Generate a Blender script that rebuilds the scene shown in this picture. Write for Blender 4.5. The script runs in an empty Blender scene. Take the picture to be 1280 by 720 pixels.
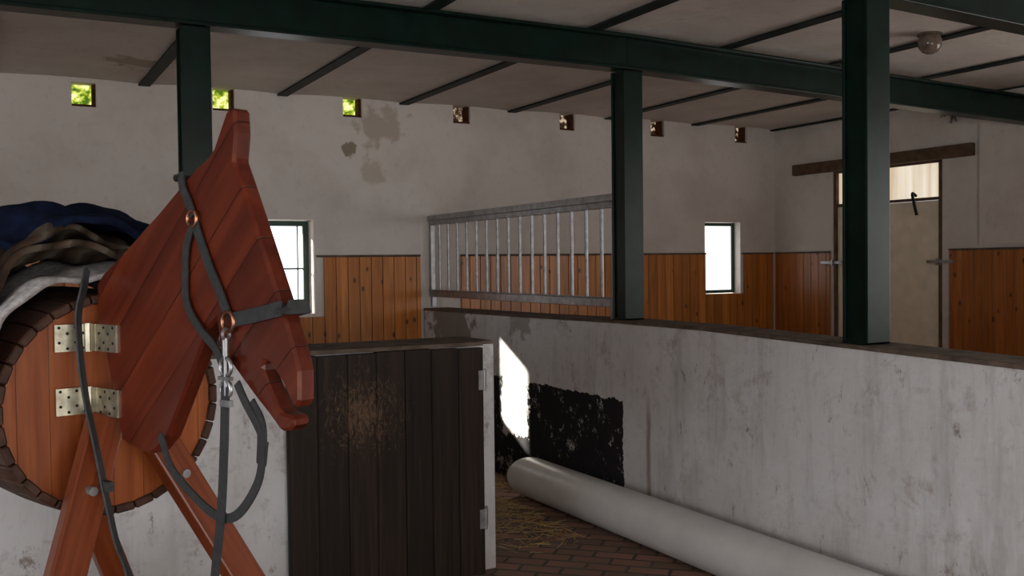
import bpy, math, random
from mathutils import Vector, Matrix
random.seed(7)
scene=bpy.context.scene
scene.view_settings.view_transform='Standard'
scene.view_settings.look='None'

# ------------------------------------------------------------ node helpers
class N:
    def __init__(s,name):
        s.m=bpy.data.materials.new(name); s.m.use_nodes=True
        s.nt=s.m.node_tree; s.b=s.nt.nodes['Principled BSDF']
        s.tc=s.nt.nodes.new('ShaderNodeTexCoord').outputs['Object']
    def new(s,t,**k):
        n=s.nt.nodes.new(t)
        for a,b in k.items(): setattr(n,a,b)
        return n
    def link(s,a,b): s.nt.links.new(a,b)
    def put(s,sock,v):
        if hasattr(v,'is_linked') or isinstance(v,bpy.types.NodeSocket): s.link(v,sock)
        else: sock.default_value=v
    def math(s,op,a,b=0.0,c=None,clamp=False):
        n=s.new('ShaderNodeMath',operation=op,use_clamp=clamp)
        s.put(n.inputs[0],a); s.put(n.inputs[1],b)
        if c is not None: s.put(n.inputs[2],c)
        return n.outputs[0]
    def mapping(s,scale=(1,1,1),rot=(0,0,0),loc=(0,0,0),vec=None):
        n=s.new('ShaderNodeMapping'); s.link(vec or s.tc,n.inputs['Vector'])
        n.inputs['Scale'].default_value=scale; n.inputs['Rotation'].default_value=rot; n.inputs['Location'].default_value=loc
        return n.outputs[0]
    def noise(s,scale,detail=4,rough=.6,vec=None,dist=0):
        n=s.new('ShaderNodeTexNoise'); s.link(vec or s.tc,n.inputs['Vector'])
        n.inputs['Scale'].default_value=scale; n.inputs['Detail'].default_value=detail
        n.inputs['Roughness'].default_value=rough; n.inputs['Distortion'].default_value=dist
        return n.outputs[0]
    def ramp(s,fac,stops):
        n=s.new('ShaderNodeValToRGB'); s.link(fac,n.inputs[0]); e=n.color_ramp.elements
        while len(e)<len(stops): e.new(.5)
        for i,(p,c) in enumerate(stops):
            e[i].position=p
            if not hasattr(c,'__len__'): c=(c,c,c)
            e[i].color=(*c,1)
        return n.outputs[0]
    def mix(s,f,a,b,mode='MIX'):
        n=s.new('ShaderNodeMix',data_type='RGBA',blend_type=mode)
        s.put(n.inputs[0],f)
        for i,v in ((6,a),(7,b)):
            if hasattr(v,'__len__') and len(v)==3: v=(*v,1)
            s.put(n.inputs[i],v)
        return n.outputs[2]
    def sep(s,vec=None):
        n=s.new('ShaderNodeSeparateXYZ'); s.link(vec or s.tc,n.inputs[0]); return n.outputs
    def bump(s,h,st=.3,dist=.01):
        n=s.new('ShaderNodeBump'); s.link(h,n.inputs['Height']); n.inputs['Strength'].default_value=st
        n.inputs['Distance'].default_value=dist; s.link(n.outputs[0],s.b.inputs['Normal'])
    def col(s,c):
        if hasattr(c,'__len__'): s.b.inputs['Base Color'].default_value=(*c,1) if len(c)==3 else c
        else: s.link(c,s.b.inputs['Base Color'])
    def rough(s,v): s.put(s.b.inputs['Roughness'],v)

def plaster(name,base,stain,lo=.5,hi=.75,drip=False,extra=None,fine=.55):
    n=N(name)
    a=n.noise(1.6,6,.65)
    c=n.mix(n.ramp(a,[(lo,0),(hi,1)]),base,stain)
    f=n.noise(14,5,.7)
    c=n.mix(n.ramp(f,[(.56,0),(.74,fine)]),c,tuple(x*.6 for x in stain))
    if drip:
        d=n.noise(1.0,5,.7,vec=n.mapping(scale=(6,6,.9)))
        c=n.mix(n.ramp(d,[(.50,0),(.74,.6)]),c,tuple(x*.62 for x in stain))
        sm=n.noise(3.6,7,.8,dist=.4)
        c=n.mix(n.ramp(sm,[(.55,0),(.70,.6)]),c,(.26,.175,.14))
        sm=n.noise(1.0,6,.85,dist=.2,vec=n.mapping(scale=(10,10,5)))
        c=n.mix(n.ramp(sm,[(.60,0),(.68,.75)]),c,(.17,.105,.08))
        lowz=n.ramp(n.math('ADD',n.math('MULTIPLY',n.sep()[2],1.0),n.math('MULTIPLY',n.noise(3,5,.7),.5)),[(.2,.6),(.75,0)])
        c=n.mix(lowz,c,(.36,.30,.26))
    if extra: c=extra(n,c)
    n.col(c); n.rough(.9); n.b.inputs['Specular IOR Level'].default_value=.2
    h=n.noise(6,6,.6); n.bump(h,.5,.03)
    return n.m

def blob(n,c,center,rad,color,amt=1.0,thr=.45,soft=.06):
    v=n.new('ShaderNodeVectorMath',operation='DISTANCE'); n.link(n.tc,v.inputs[0]); v.inputs[1].default_value=center
    d=n.math('DIVIDE',v.outputs['Value'],rad)
    d=n.math('SUBTRACT',1.0,d,clamp=True)
    k=n.math('MULTIPLY',d,1.2)
    k=n.math('ADD',k,n.math('MULTIPLY',n.math('SUBTRACT',n.noise(7,5,.6),.5),1.8))
    k=n.math('MULTIPLY',k,n.math('GREATER_THAN',d,.01))
    m=n.ramp(k,[(thr,0),(thr+soft,amt)])
    return n.mix(m,c,color)

def planks(name,stops,u=0,width=.1,groove=.03,rough=.4,rot=(0,0,0),long=2,grain=1.0,knots=True,var=.35,gdark=.25,coat=0,gsc=28,spec=.5):
    n=N(name)
    vec=n.mapping(rot=rot) ; s=n.sep(vec)
    q=n.math('DIVIDE',s[u],width); idn=n.math('FLOOR',q); fr=n.math('FRACT',q)
    g=n.math('ABSOLUTE',n.math('SUBTRACT',fr,.5)); gm=n.ramp(g,[(.5-groove*1.6,0),(.5-groove*.6,1)])
    w=n.new('ShaderNodeTexWhiteNoise',noise_dimensions='1D'); n.link(idn,w.inputs['W']); r=w.outputs['Value']
    cb=n.new('ShaderNodeCombineXYZ')
    sc=[gsc,gsc,gsc]; sc[long]=1.6
    for i in range(3):
        v=n.math('MULTIPLY',s[i],sc[i]); v=n.math('ADD',v,n.math('MULTIPLY',r,37.0)); n.link(v,cb.inputs[i])
    gr=n.noise(1.0,5,.6,vec=cb.outputs[0],dist=.6)
    c=n.ramp(gr,stops)
    vm=n.math('ADD',n.math('MULTIPLY',r,var),1-var*.6)
    hs=n.new('ShaderNodeHueSaturation'); n.link(c,hs.inputs['Color']); n.link(vm,hs.inputs['Value']); c=hs.outputs[0]
    if knots:
        vo=n.new('ShaderNodeTexVoronoi'); sk=[9,9,9]; sk[long]=5
        n.link(n.mapping(scale=sk,vec=vec),vo.inputs['Vector']); vo.inputs['Scale'].default_value=1.0
        km=n.ramp(vo.outputs['Distance'],[(.09,.9),(.15,0)])
        c=n.mix(km,c,(.07,.02,.005))
    c=n.mix(gm,c,n.mix(1.0,c,(gdark,)*3,'MULTIPLY'))
    n.col(c); n.rough(rough); n.b.inputs['Specular IOR Level'].default_value=spec
    if coat: n.b.inputs['Coat Weight'].default_value=coat; n.b.inputs['Coat Roughness'].default_value=.16
    n.bump(n.math('SUBTRACT',n.math('MULTIPLY',gr,.15),gm),.5,.006)
    return n.m

def simple(name,c,rough=.5,metal=0,var=.25,sc=12,bump=.1,coat=0,spec=.5):
    n=N(name)
    a=n.noise(sc,5,.6)
    n.col(n.mix(n.ramp(a,[(.3,0),(.7,1)]),tuple(x*(1-var) for x in c),tuple(min(1,x*(1+var)) for x in c)))
    n.rough(rough); n.b.inputs['Metallic'].default_value=metal
    n.b.inputs['Coat Weight'].default_value=coat; n.b.inputs['Specular IOR Level'].default_value=spec
    if bump: n.bump(a,bump,.005)
    return n.m

# ------------------------------------------------------------ materials
def back_extra(n,c):
    c=blob(n,c,(3.05,8.0,2.80),.40,(.44,.37,.30),.8,.55,.25)
    c=blob(n,c,(2.76,8.0,2.60),.15,(.26,.20,.14),.9,.6,.1)
    c=blob(n,c,(2.98,8.0,2.42),.26,(.48,.41,.34),.7,.6,.25)
    return c
M_back=plaster('plaster_back',(.69,.63,.585),(.55,.485,.44),.45,.8,False,back_extra,.3)
M_wall=plaster('plaster_plain',(.66,.60,.54),(.52,.455,.40),.45,.8,fine=.3)
def part_extra(n,c):
    s=n.sep()
    w=n.math('MULTIPLY',n.math('SUBTRACT',n.noise(9,5,.7),.5),.10)
    a=n.math('GREATER_THAN',n.math('ADD',s[1],w),4.91)
    b=n.math('LESS_THAN',n.math('ADD',s[2],w),.75)
    m=n.math('MULTIPLY',a,b)
    peel=n.ramp(n.noise(6,8,.8),[(.57,1),(.61,.35)])
    m=n.math('MULTIPLY',m,peel)
    # peeled zone set over the sun patch: black wash left out to brighten it
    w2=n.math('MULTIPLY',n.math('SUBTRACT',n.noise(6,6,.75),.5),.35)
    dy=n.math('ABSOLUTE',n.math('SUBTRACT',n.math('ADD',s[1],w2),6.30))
    peeled_sunpatch=n.math('MULTIPLY',n.math('LESS_THAN',dy,.21),n.math('GREATER_THAN',n.math('ADD',s[2],w2),.33))
    m=n.math('MULTIPLY',m,n.math('SUBTRACT',1.0,n.math('MULTIPLY',peeled_sunpatch,.97)))
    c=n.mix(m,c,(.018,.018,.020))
    c=blob(n,c,(3.42,6.2,1.17),.30,(.30,.26,.22),.7,.62,.12)
    c=blob(n,c,(3.42,7.4,1.15),.7,(.22,.19,.16),.9,.45,.15)
    ly=n.math('ABSOLUTE',n.math('SUBTRACT',n.math('ADD',s[1],n.math('MULTIPLY',n.noise(5,3),.05)),4.68))
    k=n.math('MULTIPLY',n.ramp(ly,[(.008,.75),(.03,0)]),n.ramp(s[2],[(.65,1),(.85,0)]))
    c=n.mix(k,c,(.24,.15,.11))
    return c
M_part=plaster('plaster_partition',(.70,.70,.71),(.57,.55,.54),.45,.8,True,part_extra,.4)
M_front=plaster('plaster_stall_front',(.66,.66,.67),(.52,.50,.49),.5,.8,True)
def ceil_extra(n,c):
    c=blob(n,c,(1.0,7.2,3.05),.45,(.30,.23,.17),.7,.6,.2)
    return c
M_ceil=plaster('plaster_ceiling',(.66,.60,.55),(.52,.46,.41),.4,.8,False,ceil_extra,.4)
M_coping=simple('coping_dirty_concrete',(.12,.090,.070),.9,0,.5,9,.4,spec=.2)
M_green=simple('green_painted_steel',(.0022,.0115,.0080),.32,0,.5,8,.15,spec=.22)
M_joist=simple('joist_dark_paint',(.016,.022,.020),.6,0,.5,8,.1,spec=.2)
M_wains_x=planks('pine_wainscot_x',[(.25,(.34,.095,.012)),(.5,(.52,.17,.026)),(.75,(.68,.27,.05))],0,.105,.03,.35,gdark=.5)
M_wains_y=planks('pine_wainscot_y',[(.25,(.26,.072,.012)),(.5,(.40,.125,.022)),(.75,(.52,.20,.04))],1,.105,.03,.35,gdark=.5)
M_gate=planks('gate_dark_wood',[(.3,(.012,.007,.0044)),(.6,(.026,.0155,.0095)),(.82,(.062,.036,.021))],0,.146,.014,.55,knots=False,var=.35,gdark=.4,gsc=40,spec=.2)
def wear():
    nt=M_gate.node_tree
    b=nt.nodes['Principled BSDF']; old=b.inputs['Base Color'].links[0].from_socket
    n=N.__new__(N); n.m=M_gate; n.nt=nt; n.b=b; n.tc=[x for x in nt.nodes if x.type=='TEX_COORD'][0].outputs['Object']
    v=n.new('ShaderNodeVectorMath',operation='DISTANCE'); n.link(n.tc,v.inputs[0]); v.inputs[1].default_value=(.36,0,.88)
    d=n.math('SUBTRACT',1.0,n.math('DIVIDE',v.outputs['Value'],.50),clamp=True)
    sc=n.noise(1,6,.85,vec=n.mapping(scale=(34,20,16),rot=(0,.6,0)),dist=1.4)
    k=n.math('ADD',n.math('MULTIPLY',d,.28),n.math('MULTIPLY',sc,.8))
    n.col(n.mix(n.ramp(k,[(.60,0),(.72,.75)]),old,(.18,.105,.060)))
wear()
M_slab=planks('varnished_mahogany_neck',[(.2,(.044,.0065,.0032)),(.5,(.098,.0145,.0055)),(.8,(.165,.031,.0105))],2,.125,.008,.32,rot=(0,math.radians(42),0),long=0,knots=False,var=.4,gdark=.3,coat=.22,gsc=22,spec=.3)
M_disc=planks('varnished_barrel_head',[(.2,(.19,.038,.009)),(.5,(.30,.074,.016)),(.8,(.42,.125,.028))],1,.082,.012,.36,knots=False,var=.3,gdark=.45,coat=.12,gsc=30,spec=.3)
M_leg=planks('varnished_leg_wood',[(.2,(.10,.019,.006)),(.5,(.18,.038,.011)),(.8,(.26,.064,.018))],1,5.0,.0,.32,knots=False,var=.1,coat=.2,gsc=34,spec=.3)
M_stave=simple('dark_staves',(.055,.024,.015),.5,0,.6,16,.3,spec=.25)
M_strap=simple('dark_leather_webbing',(.036,.038,.040),.55,0,.3,60,.3,spec=.3)
M_steel=simple('galvanised_steel',(.34,.34,.35),.38,.8,.3,20,.1)
M_zinc=simple('zinc_hinge',(.40,.37,.28),.40,.8,.4,25,.1)
M_hole=simple('dark_hole',(.01,.01,.01),.9)
M_brass=simple('copper_ring',(.32,.15,.09),.35,.9)
M_pipe=simple('grey_pvc',(.66,.65,.63),.30,0,.08,5,.05)
M_blue=simple('navy_blanket',(.005,.009,.026),.95,0,.5,30,.5,spec=.1)
n=N('brown_quilt')
s=n.sep(n.mapping(rot=(.5,.3,0)))
st=n.ramp(n.math('FRACT',n.math('MULTIPLY',n.math('ADD',s[1],n.math('MULTIPLY',n.noise(5,3),.12)),14)),[(.0,(.07,.052,.038)),(.35,(.022,.014,.010)),(.65,(.065,.042,.028)),(.9,(.10,.085,.065))])
n.col(st); n.rough(.95); n.b.inputs['Specular IOR Level'].default_value=.1; n.bump(n.noise(40,5,.7),.6,.008); M_brown=n.m
M_fleece=simple('grey_fleece',(.40,.39,.39),.95,0,.35,45,.8,spec=.1)
M_oldwood=simple('old_timber',(.11,.068,.042),.8,0,.4,12,.3,spec=.2)
M_doorleaf=simple('door_board',(.84,.73,.55),.8,0,.10,8,.1,spec=.2)
M_straw=simple('straw',(.34,.23,.09),.8,0,.4,20,0)
M_frame=simple('green_window_frame',(.015,.045,.035),.5,0,.3,12,.1)
M_ventdark=simple('vent_brown',(.07,.028,.012),.8,0,.5,20,.3,spec=.1)
M_glassj=simple('lamp_glass',(.17,.125,.10),.15,0,.4,20,.1)

n=N('brick_floor')
bt=n.new('ShaderNodeTexBrick'); n.link(n.mapping(rot=(0,0,math.radians(45))),bt.inputs['Vector'])
bt.inputs['Scale'].default_value=1.0; bt.inputs['Brick Width'].default_value=.22; bt.inputs['Row Height'].default_value=.11
bt.inputs['Mortar Size'].default_value=.010; bt.inputs['Color1'].default_value=(.31,.150,.102,1); bt.inputs['Color2'].default_value=(.17,.088,.064,1)
bt.inputs['Mortar'].default_value=(.05,.04,.032,1)
c=n.mix(n.ramp(n.noise(4,6,.7),[(.45,0),(.68,.7)]),bt.outputs['Color'],(.15,.115,.08))
n.col(c); n.rough(.75); n.bump(bt.outputs['Fac'],-.5,.008); M_floor=n.m

def emis(name,cols,strength,sc=6):
    n=N(name)
    c=n.ramp(n.noise(sc,3,.6),[(.40,cols[0]),(.5,cols[1]),(.60,cols[2])])
    n.link(c,n.b.inputs['Emission Color']); n.b.inputs['Emission Strength'].default_value=strength
    n.col((.02,.02,.02)); return n.m
M_foliage=emis('sunlit_foliage',[(.05,.12,.005),(.44,.54,.035),(1.0,.95,.42)],1.2,16)
M_dryfol=emis('dim_foliage',[(.008,.003,.0015),(.06,.025,.009),(.70,.55,.38)],.8,18)
M_pane=emis('bright_window_pane',[(1,.98,.93),(1,1,.98),(1,1,1)],1.6,2)
n=N('transom_curtain')
s=n.sep(); wv=n.noise(1.0,2,.5,vec=n.mapping(scale=(1,9,.5)))
cc=n.ramp(wv,[(.35,(.70,.55,.38)),(.65,(1,.92,.76))])
n.link(cc,n.b.inputs['Emission Color']); n.b.inputs['Emission Strength'].default_value=.85; n.col((.4,.36,.3)); M_transom=n.m

# ------------------------------------------------------------ mesh builder
class MB:
    def __init__(s): s.v=[]; s.f=[]; s.mi=[]
    def add(s,vs,fs,mi=0):
        o=len(s.v); s.v+= [tuple(x) for x in vs]; s.f+=[tuple(o+i for i in f) for f in fs]; s.mi+=[mi]*len(fs)
    def box(s,x0,x1,y0,y1,z0,z1,mi=0):
        s.add([(x0,y0,z0),(x1,y0,z0),(x1,y1,z0),(x0,y1,z0),(x0,y0,z1),(x1,y0,z1),(x1,y1,z1),(x0,y1,z1)],
              [(0,3,2,1),(4,5,6,7),(0,1,5,4),(1,2,6,5),(2,3,7,6),(3,0,4,7)],mi)
    def obox(s,p0,p1,wdir,w,t,mi=0):
        p0=Vector(p0);p1=Vector(p1);a=(p1-p0).normalized();wd=Vector(wdir);wd=(wd-a*wd.dot(a)).normalized();td=a.cross(wd)
        vs=[]
        for p in (p0,p1):
            for i,j in ((-1,-1),(1,-1),(1,1),(-1,1)): vs.append(p+wd*(w/2*i)+td*(t/2*j))
        s.add(vs,[(0,3,2,1),(4,5,6,7),(0,1,5,4),(1,2,6,5),(2,3,7,6),(3,0,4,7)],mi)
    def tube(s,pts,r,seg=10,mi=0,caps=True,closed=False):
        P=[Vector(p) for p in pts]; n=len(P); vs=[]; up=None
        for i,p in enumerate(P):
            if closed: t=(P[(i+1)%n]-P[i-1]).normalized()
            else: t=(P[min(i+1,n-1)]-P[max(i-1,0)]).normalized()
            if up is None:
                up=Vector((0,0,1)) if abs(t.z)<.9 else Vector((1,0,0))
            up=(up-t*up.dot(t)).normalized(); b=t.cross(up)
            rr=r[i] if hasattr(r,'__len__') else r
            for k in range(seg):
                a=2*math.pi*k/seg; vs.append(p+up*(math.cos(a)*rr)+b*(math.sin(a)*rr))
        fs=[]
        m=n if closed else n-1
        for i in range(m):
            j=(i+1)%n
            for k in range(seg):
                l=(k+1)%seg; fs.append((i*seg+k,i*seg+l,j*seg+l,j*seg+k))
        if caps and not closed:
            fs.append(tuple(range(seg))[::-1]); fs.append(tuple((n-1)*seg+k for k in range(seg)))
        s.add(vs,fs,mi)
    def cyl(s,p0,p1,r,seg=16,mi=0): s.tube([p0,p1],r,seg,mi)
    def ring(s,c,normal,R,r,mi=0,seg=24):
        nn=Vector(normal).normalized(); a=nn.orthogonal().normalized(); b=nn.cross(a); c=Vector(c)
        s.tube([c+a*(R*math.cos(2*math.pi*k/seg))+b*(R*math.sin(2*math.pi*k/seg)) for k in range(seg)],r,8,mi,closed=True)
    def ribbon(s,pts,w,t,normal,mi=0,sub=8):
        P=cat(pts,sub); nn0=Vector(normal); vs=[];n=len(P)
        for i,p in enumerate(P):
            tg=(P[min(i+1,n-1)]-P[max(i-1,0)]).normalized()
            wd=tg.cross(nn0)
            if wd.length<1e-3: wd=Vector((1,0,0))
            wd.normalize(); nd=wd.cross(tg)
            for a,b in ((-1,-1),(1,-1),(1,1),(-1,1)): vs.append(p+wd*(w/2*a)+nd*(t/2*b))
        fs=[(0,1,2,3),tuple((n-1)*4+k for k in (3,2,1,0))]
        for i in range(n-1):
            for k in range(4):
                l=(k+1)%4; fs.append((i*4+k,(i+1)*4+k,(i+1)*4+l,i*4+l))
        s.add(vs,fs,mi)
    def prism(s,poly,fn,a0,a1,mi=0):
        n=len(poly); vs=[fn(p,a0) for p in poly]+[fn(p,a1) for p in poly]
        s.add(vs,[tuple(range(n))[::-1],tuple(range(n,2*n))]+[(i,(i+1)%n,n+(i+1)%n,n+i) for i in range(n)],mi)
    def obj(s,name,mats,parent=None,smooth=False,bevel=0,bseg=2,fix=True):
        me=bpy.data.meshes.new(name); me.from_pydata(s.v,[],s.f); me.update()
        if not isinstance(mats,(list,tuple)): mats=[mats]
        for m in mats: me.materials.append(m)
        me.polygons.foreach_set('material_index',s.mi)
        if fix:
            import bmesh
            bm=bmesh.new(); bm.from_mesh(me); bmesh.ops.recalc_face_normals(bm,faces=bm.faces); bm.to_mesh(me); bm.free()
        if smooth: me.polygons.foreach_set('use_smooth',[True]*len(me.polygons))
        o=bpy.data.objects.new(name,me); scene.collection.objects.link(o)
        if parent: o.parent=parent
        if bevel:
            b=o.modifiers.new('bevel','BEVEL'); b.width=bevel; b.segments=bseg; b.limit_method='ANGLE'; b.angle_limit=math.radians(35)
        if smooth:
            try:
                me.set_sharp_from_angle(angle=math.radians(40))
            except Exception: pass
        return o
def cat(pts,sub):
    P=[Vector(p) for p in pts]
    if len(P)<3: return P
    out=[]
    for i in range(len(P)-1):
        a=P[i-1] if i else P[0]*2-P[1]; b=P[i]; c=P[i+1]; d=P[i+2] if i+2<len(P) else P[-1]*2-P[-2]
        for k in range(sub):
            t=k/sub
            out.append(.5*((2*b)+(c-a)*t+(2*a-5*b+4*c-d)*t*t+(3*b-a-3*c+d)*t**3))
    out.append(P[-1]); return out
def empty(name,loc=(0,0,0),rotz=0,parent=None):
    e=bpy.data.objects.new(name,None); e.location=loc; e.rotation_euler=(0,0,rotz); e.empty_display_size=.2
    scene.collection.objects.link(e)
    if parent: e.parent=parent
    return e

def wall_cells(mb,axis,p0,p1,u0,u1,z0,z1,holes):
    us=sorted({u0,u1,*[h[0] for h in holes],*[h[1] for h in holes]}); zs=sorted({z0,z1,*[h[2] for h in holes],*[h[3] for h in holes]})
    for i in range(len(us)-1):
        j=0
        while j<len(zs)-1:
            def inh(j):
                um=(us[i]+us[i+1])/2; zm=(zs[j]+zs[j+1])/2
                return any(h[0]<um<h[1] and h[2]<zm<h[3] for h in holes)
            if inh(j): j+=1; continue
            k=j
            while k<len(zs)-1 and not inh(k): k+=1
            if axis=='x': mb.box(us[i],us[i+1],p0,p1,zs[j],zs[k])
            else: mb.box(p0,p1,us[i],us[i+1],zs[j],zs[k])
            j=k

# ------------------------------------------------------------ room shell
YB=8.0; XR=7.59; XL=-4.0; YF=-2.6; TH=.38
vents=[(-.40,2.90),(.69,2.905),(1.72,2.94),(2.80,2.955),(3.83,2.96),(4.95,2.96),(6.02,2.955),(7.12,2.945)]
W1=(1.93,2.44,1.20,1.985); W2=(6.62,7.10,1.255,2.01)
holes=[W1,W2]+[(x-.085,x+.085,z-.09,z+.09) for x,z in vents]
mb=MB(); wall_cells(mb,'x',YB,YB+TH,XL-.3,XR+.3,0,3.4,holes); mb.obj('wall_back',M_back,fix=False)
D=(5.886,7.166,0,2.50); RW=(-1.2,3.4,1.0,2.6)  # RW: unseen opening added for the right-hand fill lamp
mb=MB(); wall_cells(mb,'y',XR,XR+.3,YF-.3,YB,0,3.4,[D,RW]); mb.obj('wall_right',M_wall,fix=False)
mb=MB(); mb.box(XR-.045,XR,4.75,5.48,1.72,3.0); mb.obj('trim_1',M_wall)
LW=(-1.0,2.2,.9,2.4)
mb=MB(); wall_cells(mb,'y',XL-.3,XL,YF-.3,YB,0,3.4,[LW]); mb.obj('wall_left',M_wall,fix=False)
FD=(-.6,2.6,0,2.5)
mb=MB(); wall_cells(mb,'x',YF-.3,YF,XL,XR,0,3.4,[FD]); mb.obj('wall_front',M_wall,fix=False)
mb=MB(); mb.box(XL-.3,XR+.3,YF-.3,YB+TH,-.1,0); mb.obj('floor',M_floor)

JX=[7.57-1.075*k for k in range(12)]
prof=[]
for k in range(len(JX)-1):
    a,b=JX[k],JX[k+1]
    for i in range(10):
        t=i/10; prof.append((a+(b-a)*t,3.016+.014*math.sin(math.pi*t)**.8))
prof.append((JX[-1],3.016))
prof=[(XR+.25,3.016)]+prof
mb=MB(); vs=[];fs=[]; m=len(prof)
for y in (YF-.2,YB+.2):
    for p in prof: vs.append((p[0],y,p[1]))
for y in (YF-.2,YB+.2):
    for p in prof: vs.append((p[0],y,3.38))
for i in range(m-1):
    fs.append((i,i+1,m+i+1,m+i)); fs.append((2*m+i,3*m+i,3*m+i+1,2*m+i+1))
mb.add(vs,fs); c=mb.obj('ceiling',M_ceil)
mb=MB()
for x in JX[:-1]:
    mb.box(x-.042,x+.042,YF,YB,2.999,3.012); mb.box(x-.01,x+.01,YF,YB,3.012,3.07)
mb.obj('ceiling_joists',M_joist)

def ibeam(name,y,zb=2.78,h=.218,w=.13,drop=.10):
    mb=MB(); zt=zb+h; xm=3.52
    def seg(x0,x1,y0,y1,z0,z1):
        mb.box(x0,xm,y0,y1,z0,z1)
        o=len(mb.v); mb.box(xm,x1,y0,y1,z0,z1)
        for i in range(o,len(mb.v)):
            v=mb.v[i]
            if v[0]>xm+.1: mb.v[i]=(v[0],v[1],v[2]-drop)
    seg(XL,XR,y-w/2,y+w/2,zb,zb+.018); seg(XL,XR,y-w/2,y+w/2,zt-.018,zt-.001)
    seg(XL,XR,y-.012,y+.012,zb+.018,zt-.018)
    return mb.obj(name,M_green,bevel=.004)
ibeam('ceiling_beam',4.99); ibeam('ceiling_beam',3.13,2.775); ibeam('ceiling_beam',1.2,drop=0)
def post(x,y,z0,w=.14):
    mb=MB(); zt=2.774
    mb.box(x-w/2,x+w/2,y-w/2,y-w/2+.014,z0,zt); mb.box(x-w/2,x+w/2,y+w/2-.014,y+w/2,z0,zt)
    mb.box(x-w/2+.012,x-w/2+.026,y-w/2+.014,y+w/2-.014,z0,zt)
    mb.box(x+w/2-.026,x+w/2-.012,y-w/2+.014,y+w/2-.014,z0,zt)
    mb.box(x-w/2-.0,x+w/2+.0,y-w/2-.0,y+w/2+.0,z0,z0+.012)
    mb.box(x-w/2-.0,x+w/2+.0,y-w/2-.0,y+w/2+.0,zt-.01,zt)
    mb.obj('support_post',M_green,bevel=.003)
post(.93,4.985,.002); post(3.52,4.99,1.244); post(3.52,3.13,1.219,.145)

def boards(name,axis,plane,u0,u1,z0,z1,mat,holes=(),pitch=.105,th=.02):
    mb=MB(); u=math.floor(u0/pitch)*pitch
    while u<u1-1e-6:
        a=max(u+.0010,u0); b=min(u+pitch-.0010,u1); u+=pitch
        if b-a<.01: continue
        segs=[(z0,z1)]
        for h in holes:
            if h[0]<b and h[1]>a:
                ns=[]
                for s0,s1 in segs:
                    if h[2]>s0: ns.append((s0,min(s1,h[2])))
                    if h[3]<s1: ns.append((h[3],s1))
                segs=ns
        for s0,s1 in segs:
            if axis=='x': mb.box(a,b,plane-th,plane-.001,s0,s1)
            else: mb.box(plane-th,plane-.001,a,b,s0,s1)
    cuts=[h for h in holes if h[2]<z1<h[3]]
    spans=[]; cur=u0
    for h in sorted(cuts): spans.append((cur,h[0])); cur=h[1]
    spans.append((cur,u1))
    for a,b in spans:
        if b<=a: continue
        if axis=='x': mb.box(a,b,plane-th-.008,plane-.001,z1,z1+.018,1)
        else: mb.box(plane-th-.008,plane-.001,a,b,z1,z1+.018,1)
    return mb.obj(name,[mat,M_coping],bevel=.002,bseg=1)
hw1=(W1[0]-.02,W1[1]+.02,W1[2]-.03,W1[3]); hw2=(W2[0]-.0,W2[1]+.0,W2[2]-.0,W2[3])
boards('wainscot_panel','x',YB,XL+.02,3.40,.005,1.67,M_wains_x,[hw1])
boards('wainscot_panel','x',YB,3.80,XR-.04,.005,1.67,M_wains_x,[hw2])
boards('wainscot_panel','y',XR,7.20,YB-.03,.005,1.67,M_wains_y)
boards('wainscot_panel','y',XR,3.45,5.80,.005,1.67,M_wains_y)

def window(name,w,yf,pane,f=.045,cross=True):
    e=empty(name,((w[0]+w[1])/2,yf,w[2]))
    mb=MB(); x0,x1,z0,z1=w; x0+=.004; x1-=.004; z0+=.004; z1-=.004
    cx,cz=(w[0]+w[1])/2,w[2]
    def B(a,b,c,d,y0=0,y1=.04): mb.box(a-cx,b-cx,y0,y1,c-cz,d-cz)
    B(x0,x0+f,z0,z1);B(x1-f,x1,z0,z1);B(x0+f,x1-f,z0,z0+f);B(x0+f,x1-f,z1-f,z1)
    if cross:
        zz=z0+(z1-z0)*.48; B(x0+f,x1-f,zz-.007,zz+.007,.010,.028)
        B(x1-f-.05,x1-f-.040,z0+f,z1-f,.010,.028)
    mb.obj('frame',M_frame,e,bevel=.003)
    if pane:
        mb=MB(); mb.box(x0+f-cx,x1-f-cx,.018,.022,z0+f-cz,z1-f-cz); mb.obj('pane',M_pane,e)
    return e
window('window_1',W1,YB+.14,False)
window('window_2',W2,YB+.09,True,.035,False)
for i,(x,z) in enumerate(vents):
    mb=MB(); mb.box(x-.083,x+.083,YB+.12,YB+.14,z-.068,z+.088); mb.obj('ivy_foliage' if i<4 else 'dry_ivy',M_foliage if i<4 else M_dryfol)
    mb=MB()
    mb.box(x-.084,x+.084,YB+.02,YB+TH-.01,z-.089,z-.07)
    mb.box(x+.062,x+.084,YB+.03,YB+.115,z-.07,z+.085)
    mb.obj('vent_brick_lining',M_ventdark)

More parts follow.
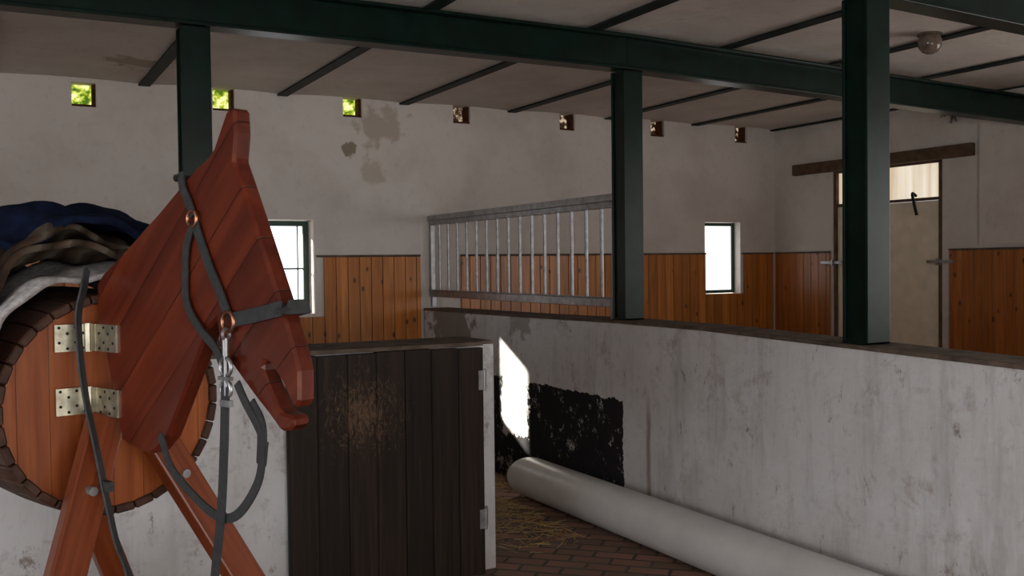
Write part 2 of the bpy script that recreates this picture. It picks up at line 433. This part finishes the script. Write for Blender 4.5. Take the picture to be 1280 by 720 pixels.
# door
e=empty('door_1',(XR,6.526,0))
mb=MB(); mb.box(.02,.06,-.60,.60,.02,2.13); mb.obj('leaf',M_doorleaf,e,bevel=.004)
mb=MB(); mb.box(.0,.09,-.635,-.60,0,2.5);mb.box(.0,.09,.60,.635,0,2.5);mb.box(.0,.09,-.60,.60,2.135,2.16);mb.box(.0,.09,-.60,.60,2.47,2.5)
mb.obj('frame',M_oldwood,e,bevel=.004)
mb=MB(); mb.box(.04,.05,-.60,.60,2.16,2.47); mb.obj('transom',M_transom,e)
mb=MB()
for s in (-1,1):
    mb.box(-.035,.0,.5*s if s>0 else -.78, .78 if s>0 else -.5,1.56,1.585)
    mb.box(-.05,.018,.62*s-.012,.62*s+.012,1.54,1.60)
mb.obj('bolts',M_steel,e)
mb=MB(); mb.tube(cat([(-.0,-.36,2.18),(-.05,-.36,2.2),(-.05,-.38,2.1),(-.04,-.40,2.0)],6),.014,8); mb.obj('handle',M_green,e,smooth=True)
mb=MB(); mb.box(XR-.07,XR,5.55,7.67,2.49,2.60); mb.obj('trim_2',M_oldwood,bevel=.008)

# ------------------------------------------------------------ partition wall
e=empty('stall_partition_wall',(0,0,0))
tp=[(-1.5,1.175),(2.3,1.18),(3.13,1.20),(4.2,1.225),(5.0,1.225),(6.2,1.21),(7.99,1.195)]
poly=[(-1.5,0)]+[(7.97,0)]+[(y if y<7.9 else 7.97,z) for y,z in tp[::-1]]
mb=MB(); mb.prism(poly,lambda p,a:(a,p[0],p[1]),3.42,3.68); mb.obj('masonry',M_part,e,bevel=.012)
poly=[(y,z-.004) for y,z in tp]+[(y,z+.018) for y,z in tp[::-1]]
mb=MB(); mb.prism(poly,lambda p,a:(a,p[0],p[1]),3.425,3.675); mb.obj('coping',M_coping,e,bevel=.006)
e=empty('stall_grille',(3.50,5.07,1.285))
L=2.90
mb=MB()
mb.box(-.022,.022,0,L,.03,.085); mb.box(-.03,.03,0,L,.085,.093)
mb.box(-.022,.022,0,L,.66,.70); mb.box(-.035,.035,0,L,.70,.745)
mb.box(-.02,.02,0,.04,.08,.66); mb.box(-.02,.02,L-.04,L,.08,.66)
for y in (0.02,L-.06): mb.box(-.02,.02,y,y+.04,-.06,.03)
nb=16
for k in range(1,nb):
    y=L*k/nb; mb.cyl((0,y,.085),(0,y,.665),.0115,12)
mb.obj('bars',M_steel,e,bevel=.003)

# ------------------------------------------------------------ stall front wall and gate
e=empty('stall_front_wall',(0,0,0))
mb=MB(); mb.box(XL,2.335,4.52,4.89,0,1.185); mb.obj('masonry',M_front,e,bevel=.012)
mb=MB(); mb.box(XL,2.33,4.525,4.885,1.18,1.20); mb.obj('coping',M_coping,e,bevel=.005)
e=empty('stall_gate',(1.224,4.46,0.005))
mb=MB(); x=0
ws=[.14,.15,.145,.15,.14,.15,.141]
for i,w in enumerate(ws):
    mb.box(x+.0005,x+w-.0005,0,.035,0.0,1.17+.004*math.sin(i*5)); x+=w
mb.obj('planks',M_gate,e,bevel=.0025)
mb=MB(); mb.box(0,1.016,-.002,.05,1.176,1.196); mb.obj('top_rail',M_coping,e,bevel=.003)
mb=MB()
for z in (1.0,.285):
    mb.box(.985,1.015,-.006,-.001,z-.05,z+.05); mb.box(1.02,1.06,.05,.056,z-.05,z+.05); mb.cyl((1.02,.0,z-.055),(1.02,.0,z+.055),.009)
    mb.box(1.018,1.024,.0,.056,z-.05,z+.05)
mb.obj('hinges',M_steel,e,bevel=.001,bseg=1)

# ------------------------------------------------------------ pipe
e=empty('plastic_pipe',(3.27,5.80,.137))
mb=MB(); seg=40; R=.135; r=.126; Lp=4.2; vs=[];fs=[]
for y,rad in ((0,R),(-Lp,R),(-Lp,r),(0,r)):
    for k in range(seg):
        a=2*math.pi*k/seg; vs.append((rad*math.cos(a),y-(.10*math.cos(a) if y==0 else 0)*rad/R,rad*math.sin(a)))
for i in range(4):
    j=(i+1)%4
    for k in range(seg):
        l=(k+1)%seg; fs.append((i*seg+k,i*seg+l,j*seg+l,j*seg+k))
mb.add(vs,fs); mb.obj('tube',M_pipe,e,smooth=True)
# straw
mb=MB()
for i in range(1700):
    if i<1150: x=random.gauss(2.95,.25); y=random.gauss(6.0,.6)
    else: x=random.uniform(2.4,3.38); y=random.uniform(4.7,7.9)
    if x>3.32 or x<1.5 or y<4.6 or y>7.9: continue
    if y<4.97 and x<2.45: continue
    if 3.04<x and y<5.98: continue
    a=random.uniform(0,math.pi); l=random.uniform(.05,.16); z=random.uniform(.003,.03)
    dx,dy=math.cos(a)*l/2,math.sin(a)*l/2
    mb.obox((x-dx,y-dy,z),(x+dx,y+dy,z+random.uniform(-.002,.015)),(0,0,1),.0025,.004)
mb.obj('straw_litter',M_straw)

# ceiling lamp
e=empty('ceiling_lamp',(5.3,4.2,3.04))
mb=MB(); mb.tube([(0,0,.0),(0,0,-.03)],.075,20); mb.obj('base',M_coping,e)
mb=MB(); mb.tube([(0,0,-.03),(0,0,-.06),(0,0,-.10),(0,0,-.13),(0,0,-.145)],[.06,.072,.07,.05,.02],20); mb.obj('glass_dome',M_glassj,e,smooth=True)
mb=MB()
for i in range(60):
    a=random.uniform(0,6.28); l=random.uniform(.05,.13); c=Vector((XR-.03,5.75,2.90))
    mb.obox(c,c+Vector((-.02-random.random()*.03,math.cos(a)*l,math.sin(a)*l*.9)),(1,0,0),.004,.004)
mb.obj('dried_flower_bunch',M_oldwood)

# ------------------------------------------------------------ wooden horse
H=empty('wooden_horse_dummy',(.2645,2.821,0),math.atan2(-.931,.368))
T=.045
neck=[(.0,1.56),(.031,1.585),(.123,1.631),(.317,1.737),(.475,1.830),(.530,1.853),(.558,1.874),(.608,1.950),(.618,1.957),(.643,1.955),
 (.646,1.90),(.637,1.838),(.652,1.81),(.690,1.738),(.812,1.493),(.850,1.405),(.860,1.378),(.858,1.315),(.850,1.302),(.836,1.297),(.829,1.306),
 (.808,1.338),(.785,1.362),(.755,1.388),(.735,1.393),(.730,1.378),(.748,1.345),(.775,1.306),(.790,1.286),(.816,1.282),(.836,1.279),(.840,1.266),(.830,1.249),(.790,1.243),(.745,1.278),
 (.706,1.305),(.652,1.346),(.590,1.395),(.565,1.425),(.556,1.478),(.519,1.452),(.458,1.361),(.335,1.182),(.280,1.140),(.245,1.130),(.150,1.140),(.115,1.150),(.03,1.40),(.0,1.42)]
mb=MB(); mb.prism(neck,lambda p,a:(p[0],a,p[1]),0,T)
o=mb.obj('neck_and_head',M_slab,H,bevel=.009,bseg=1)
BS=.060; BZ=1.225; BL=.82
BE=empty('barrel_body',(-.036,BS,BZ),math.radians(-7),H)
mb=MB()
ns=34
prof=[(0.0,.304),(-.1,.312),(-.25,.319),(-.41,.322),(-.57,.319),(-.72,.312),(-BL,.304)]
for k in range(ns):
    a0=2*math.pi*(k+.03)/ns; a1=2*math.pi*(k+.97)/ns
    vs=[]
    for d,Rr in prof:
        for rr,aa in ((Rr,a0),(Rr,a1),(Rr-.024,a1),(Rr-.024,a0)):
            vs.append((d,rr*math.sin(aa),rr*math.cos(aa)))
    fs=[(0,1,2,3),tuple((len(prof)-1)*4+i for i in (3,2,1,0))]
    for i in range(len(prof)-1):
        for q in range(4):
            l=(q+1)%4; fs.append((i*4+q,(i+1)*4+q,(i+1)*4+l,i*4+l))
    mb.add(vs,fs)
mb.obj('barrel_staves',M_stave,BE,bevel=.004,bseg=1)
mb=MB(); mb.tube([(-.010,0,0),(-.04,0,0)],.282,64); mb.tube([(-BL+.012,0,0),(-BL+.04,0,0)],.282,64)
mb.obj('barrel_heads',M_disc,BE)
mb=MB()
for z in (1.415,1.245):
    mb.obox((-.056,-.090,z),(-.038,-.002,z),(0,0,1),.072,.006)
    mb.box(-.045,.0,-.008,-.002,z-.036,z+.036)
    mb.box(-.002,.105,-.006,0,z-.036,z+.036)
    mb.cyl((-.030,-.012,z-.038),(-.030,-.012,z+.038),.009,10)
    for i in range(4):
        for j in range(2):
            a=.018+.024*i; zz=z-.02+.04*j+(.008 if i%2 else -.008)
            mb.cyl((.001+a,-.0075,zz),(.001+a,-.005,zz),.004,8,1)
            q=(i+.9)/4.4
            x0,y0=-.038-.018*q,-.002-.088*q
            mb.cyl((x0+.0045,y0,zz),(x0-.001,y0,zz),.004,8,1)
mb.obj('neck_hinges',[M_zinc,M_hole],H)
def leg(p0,p1,name):
    mb=MB(); mb.obox((0,0,0),(0,0,(Vector(p1)-Vector(p0)).length),(0,1,0),.092,.05)
    o=mb.obj(name,M_leg,H,bevel=.006)
    o.location=p0; a=(Vector(p1)-Vector(p0)).normalized(); y=Vector((0,1,0)); y=(y-a*y.dot(a)).normalized(); x=y.cross(a)
    o.rotation_euler=Matrix((x,y,a)).transposed().to_euler()
leg((.36,-.54,.012),(.012,.012,1.20),'front_leg_1')
leg((.36,.66,.012),(.026,.108,1.20),'front_leg_2')
leg((-.86,-.58,.012),(-.66,-.06,.97),'rear_leg_1')
leg((-.86,.66,.012),(-.62,.22,.95),'rear_leg_2')
mb=MB()
for s,z in ((-.075,1.03),(.19,1.03)):
    d=.018+.338*(1.2-z)/1.2
    mb.cyl((d+.02,s,z),(d+.044,s,z),.012,12)
mb.obj('leg_bolts',M_steel,H)
mb=MB(); mb.obox((-.79,-.42,.35),(.27,-.36,.35),(0,0,1),.07,.03); mb.obox((-.79,.52,.35),(.27,.48,.35),(0,0,1),.07,.03)
mb.obj('side_rails',M_leg,H,bevel=.004)
s0=-.008
mb=MB()
NY=(0,1,0)
mb.ribbon([(.428,s0,1.82),(.418,-.003,1.812),(.415,.02,1.815),(.418,T+.003,1.812)],.026,.004,(-.5,0,1))
mb.ribbon([(.432,s0,1.825),(.440,s0,1.79),(.465,s0,1.75),(.482,s0,1.72)],.024,.004,NY)
mb.ribbon([(.487,s0,1.705),(.541,s0,1.607),(.580,s0,1.55),(.615,s0,1.492)],.026,.004,NY)
mb.ribbon([(.478,s0,1.700),(.452,s0,1.650),(.444,s0,1.590),(.451,s0-.002,1.513),(.508,s0-.004,1.455),(.575,s0-.006,1.412),(.610,s0-.008,1.36),(.622,s0-.01,1.32)],.022,.004,NY)
mb.ribbon([(.630,s0,1.480),(.70,s0,1.490),(.77,s0,1.502),(.815,s0,1.510)],.032,.005,NY)
mb.ribbon([(.81,s0,1.509),(.832,-.003,1.512),(.838,.02,1.513),(.832,T+.004,1.512)],.032,.005,(1,0,.4))
mb.ribbon([(.83,T+.006,1.51),(.72,T+.006,1.49),(.62,T+.006,1.475),(.50,T+.006,1.68),(.44,T+.006,1.80)],.026,.004,NY)
mb.ribbon([(.622,-.022,1.33),(.620,-.024,1.26),(.615,-.024,1.19),(.596,-.022,1.042),(.565,-.02,.90),(.53,-.02,.7),(.52,-.02,.45)],.028,.005,NY)
mb.ribbon([(.617,-.016,1.30),(.585,-.015,1.1),(.57,-.012,.95)],.018,.004,(.3,1,0))
mb.ribbon([(.655,-.014,1.34),(.685,-.014,1.30),(.735,-.012,1.24),(.742,-.012,1.20),(.727,-.012,1.131),(.670,-.014,1.06),(.610,-.014,1.028),(.541,-.014,1.033),(.44,-.014,1.075),(.37,-.014,1.12),(.325,-.012,1.19)],.022,.005,NY)
mb.ribbon([(.70,-.01,1.30),(.738,-.01,1.25),(.735,-.01,1.17),(.745,-.01,1.22)],.03,.005,NY)
mb.ribbon([(-.03,-.01,1.60),(-.010,-.03,1.55),(-.012,-.045,1.48),(.002,-.05,1.377),(.03,-.05,1.253),(.080,-.05,1.132),(.125,-.05,1.012),(.185,-.055,.9),(.24,-.055,.83),(.27,-.055,.7),(.28,-.055,.5)],.030,.005,(.8,.6,0))
mb.box(.112,.150,-.058,-.042,1.03,1.055)
mb.obj('halter_and_reins',M_strap,H)
mb=MB()
mb.ring((.482,s0-.003,1.713),NY,.019,.004); mb.ring((.622,s0-.004,1.476),NY,.022,.0045)
mb.obj('halter_rings',M_brass,H,smooth=True)
mb=MB()
mb.ring((.622,-.018,1.448),(1,.3,0),.012,.004); mb.cyl((.622,-.02,1.44),(.622,-.02,1.40),.008,12)
mb.ring((.622,-.02,1.375),NY,.020,.005); mb.box(.600,.644,-.028,-.016,1.345,1.353)
mb.ring((.622,-.02,1.325),NY,.018,.005); mb.cyl((.622,-.02,1.40),(.622,-.02,1.31),.006,10)
mb.box(.604,.640,-.026,-.014,1.285,1.30)
mb.obj('lead_snap',M_steel,H,smooth=True)
def drape(name,mat,ph0,ph1,d0,d1,Rf,th,seed,wr=1.0):
    rnd=random.Random(seed); ph=[rnd.uniform(0,6.28) for _ in range(8)]
    nu,nv=60,44; vs=[];fs=[]
    for i in range(nu+1):
        for j in range(nv+1):
            u=i/nu; v=j/nv
            p=math.radians(ph0+(ph1-ph0)*u); d=d0+(d1-d0)*v
            p+=.05*math.sin(v*9+ph[0])
            dd=d+.018*math.sin(u*11+ph[1])+.010*math.sin(u*23+ph[2])
            R=Rf(p,d)+wr*(.012*math.sin(u*17+v*6+ph[3])+.009*math.sin(v*19-u*9+ph[4])+.005*math.sin(u*41+v*13+ph[5]))
            vs.append((dd+.04,R*math.sin(p),R*math.cos(p)))
    for i in range(nu):
        for j in range(nv):
            a=i*(nv+1)+j; fs.append((a,a+1,a+nv+2,a+nv+1))
    mb=MB(); mb.add(vs,fs); o=mb.obj(name,mat,BE,smooth=True)
    s=o.modifiers.new('s','SOLIDIFY'); s.thickness=th; s.offset=1
    return o
drape('fleece_pad',M_fleece,-95,66,-.035,-.76,lambda p,d:.348+.015*math.cos(p),.014,1)
drape('quilted_rug',M_brown,-88,68,-.085,-.78,lambda p,d:.380+.045*max(0,math.cos(p+.3)),.018,2,1.5)
drape('quilted_rug_fold',M_brown,-72,60,-.13,-.78,lambda p,d:.415+.045*max(0,math.cos(p+.3)),.016,5,1.7)
def rb(p,d):
    t=min(1,max(0,(-d-.08)/.22)); return .425+.04*max(0,math.cos(p))+.080*t*max(0,math.cos(p+.15))**2
drape('navy_rug',M_blue,-30,70,-.12,-.80,rb,.02,3,1.2)

# ------------------------------------------------------------ lights & world
def area(name,loc,rot,sx,sy,power,col):
    l=bpy.data.lights.new(name,'AREA'); l.shape='RECTANGLE'; l.size=sx; l.size_y=sy; l.energy=power; l.color=col
    o=bpy.data.objects.new(name,l); o.location=loc; o.rotation_euler=rot; scene.collection.objects.link(o); return o
area('daylight_doorway',(1.0,YF-.1,1.3),(math.radians(90),0,0),3.1,2.4,62,(1,.94,.87))
area('daylight_side_window',(XL-.05,.6,1.65),(math.radians(90),0,math.radians(-90)),3.1,1.4,66,(.86,.93,1))
area('added_right_fill',(XR+.1,1.1,1.8),(math.radians(90),0,math.radians(90)),4.5,1.55,52,(1,.92,.83))  # added fill lamp in the unseen right-wall opening, brightens the back wall
sl=bpy.data.lights.new('sun','SUN'); sl.energy=26; sl.angle=.02; sl.color=(1,.93,.80)
so=bpy.data.objects.new('sun',sl); scene.collection.objects.link(so)
so.rotation_euler=Vector((1.22,-1.85,-.95)).to_track_quat('-Z','Y').to_euler()
w=bpy.data.worlds.new('world'); scene.world=w; w.use_nodes=True
bg=w.node_tree.nodes['Background']; bg.inputs[0].default_value=(.92,.96,1,1); bg.inputs[1].default_value=2.2

# ------------------------------------------------------------ camera
cam=bpy.data.cameras.new('camera'); cam.sensor_width=36; cam.lens=36*1220/1280; cam.clip_start=.05
co=bpy.data.objects.new('camera',cam); scene.collection.objects.link(co)
F=Vector((.476,.880,0)).normalized(); Rt=Vector((F.y,-F.x,0)); Z=Vector((0,0,1))
p=math.radians(1.44); r=math.radians(.66)
fw=F*math.cos(p)-Z*math.sin(p); up=F*math.sin(p)+Z*math.cos(p)
R2=Rt*math.cos(r)-up*math.sin(r); U2=up*math.cos(r)+Rt*math.sin(r)
m=Matrix((R2,U2,-fw)).transposed().to_4x4(); m.translation=Vector((0,0,1.6)); co.matrix_world=m
scene.camera=co
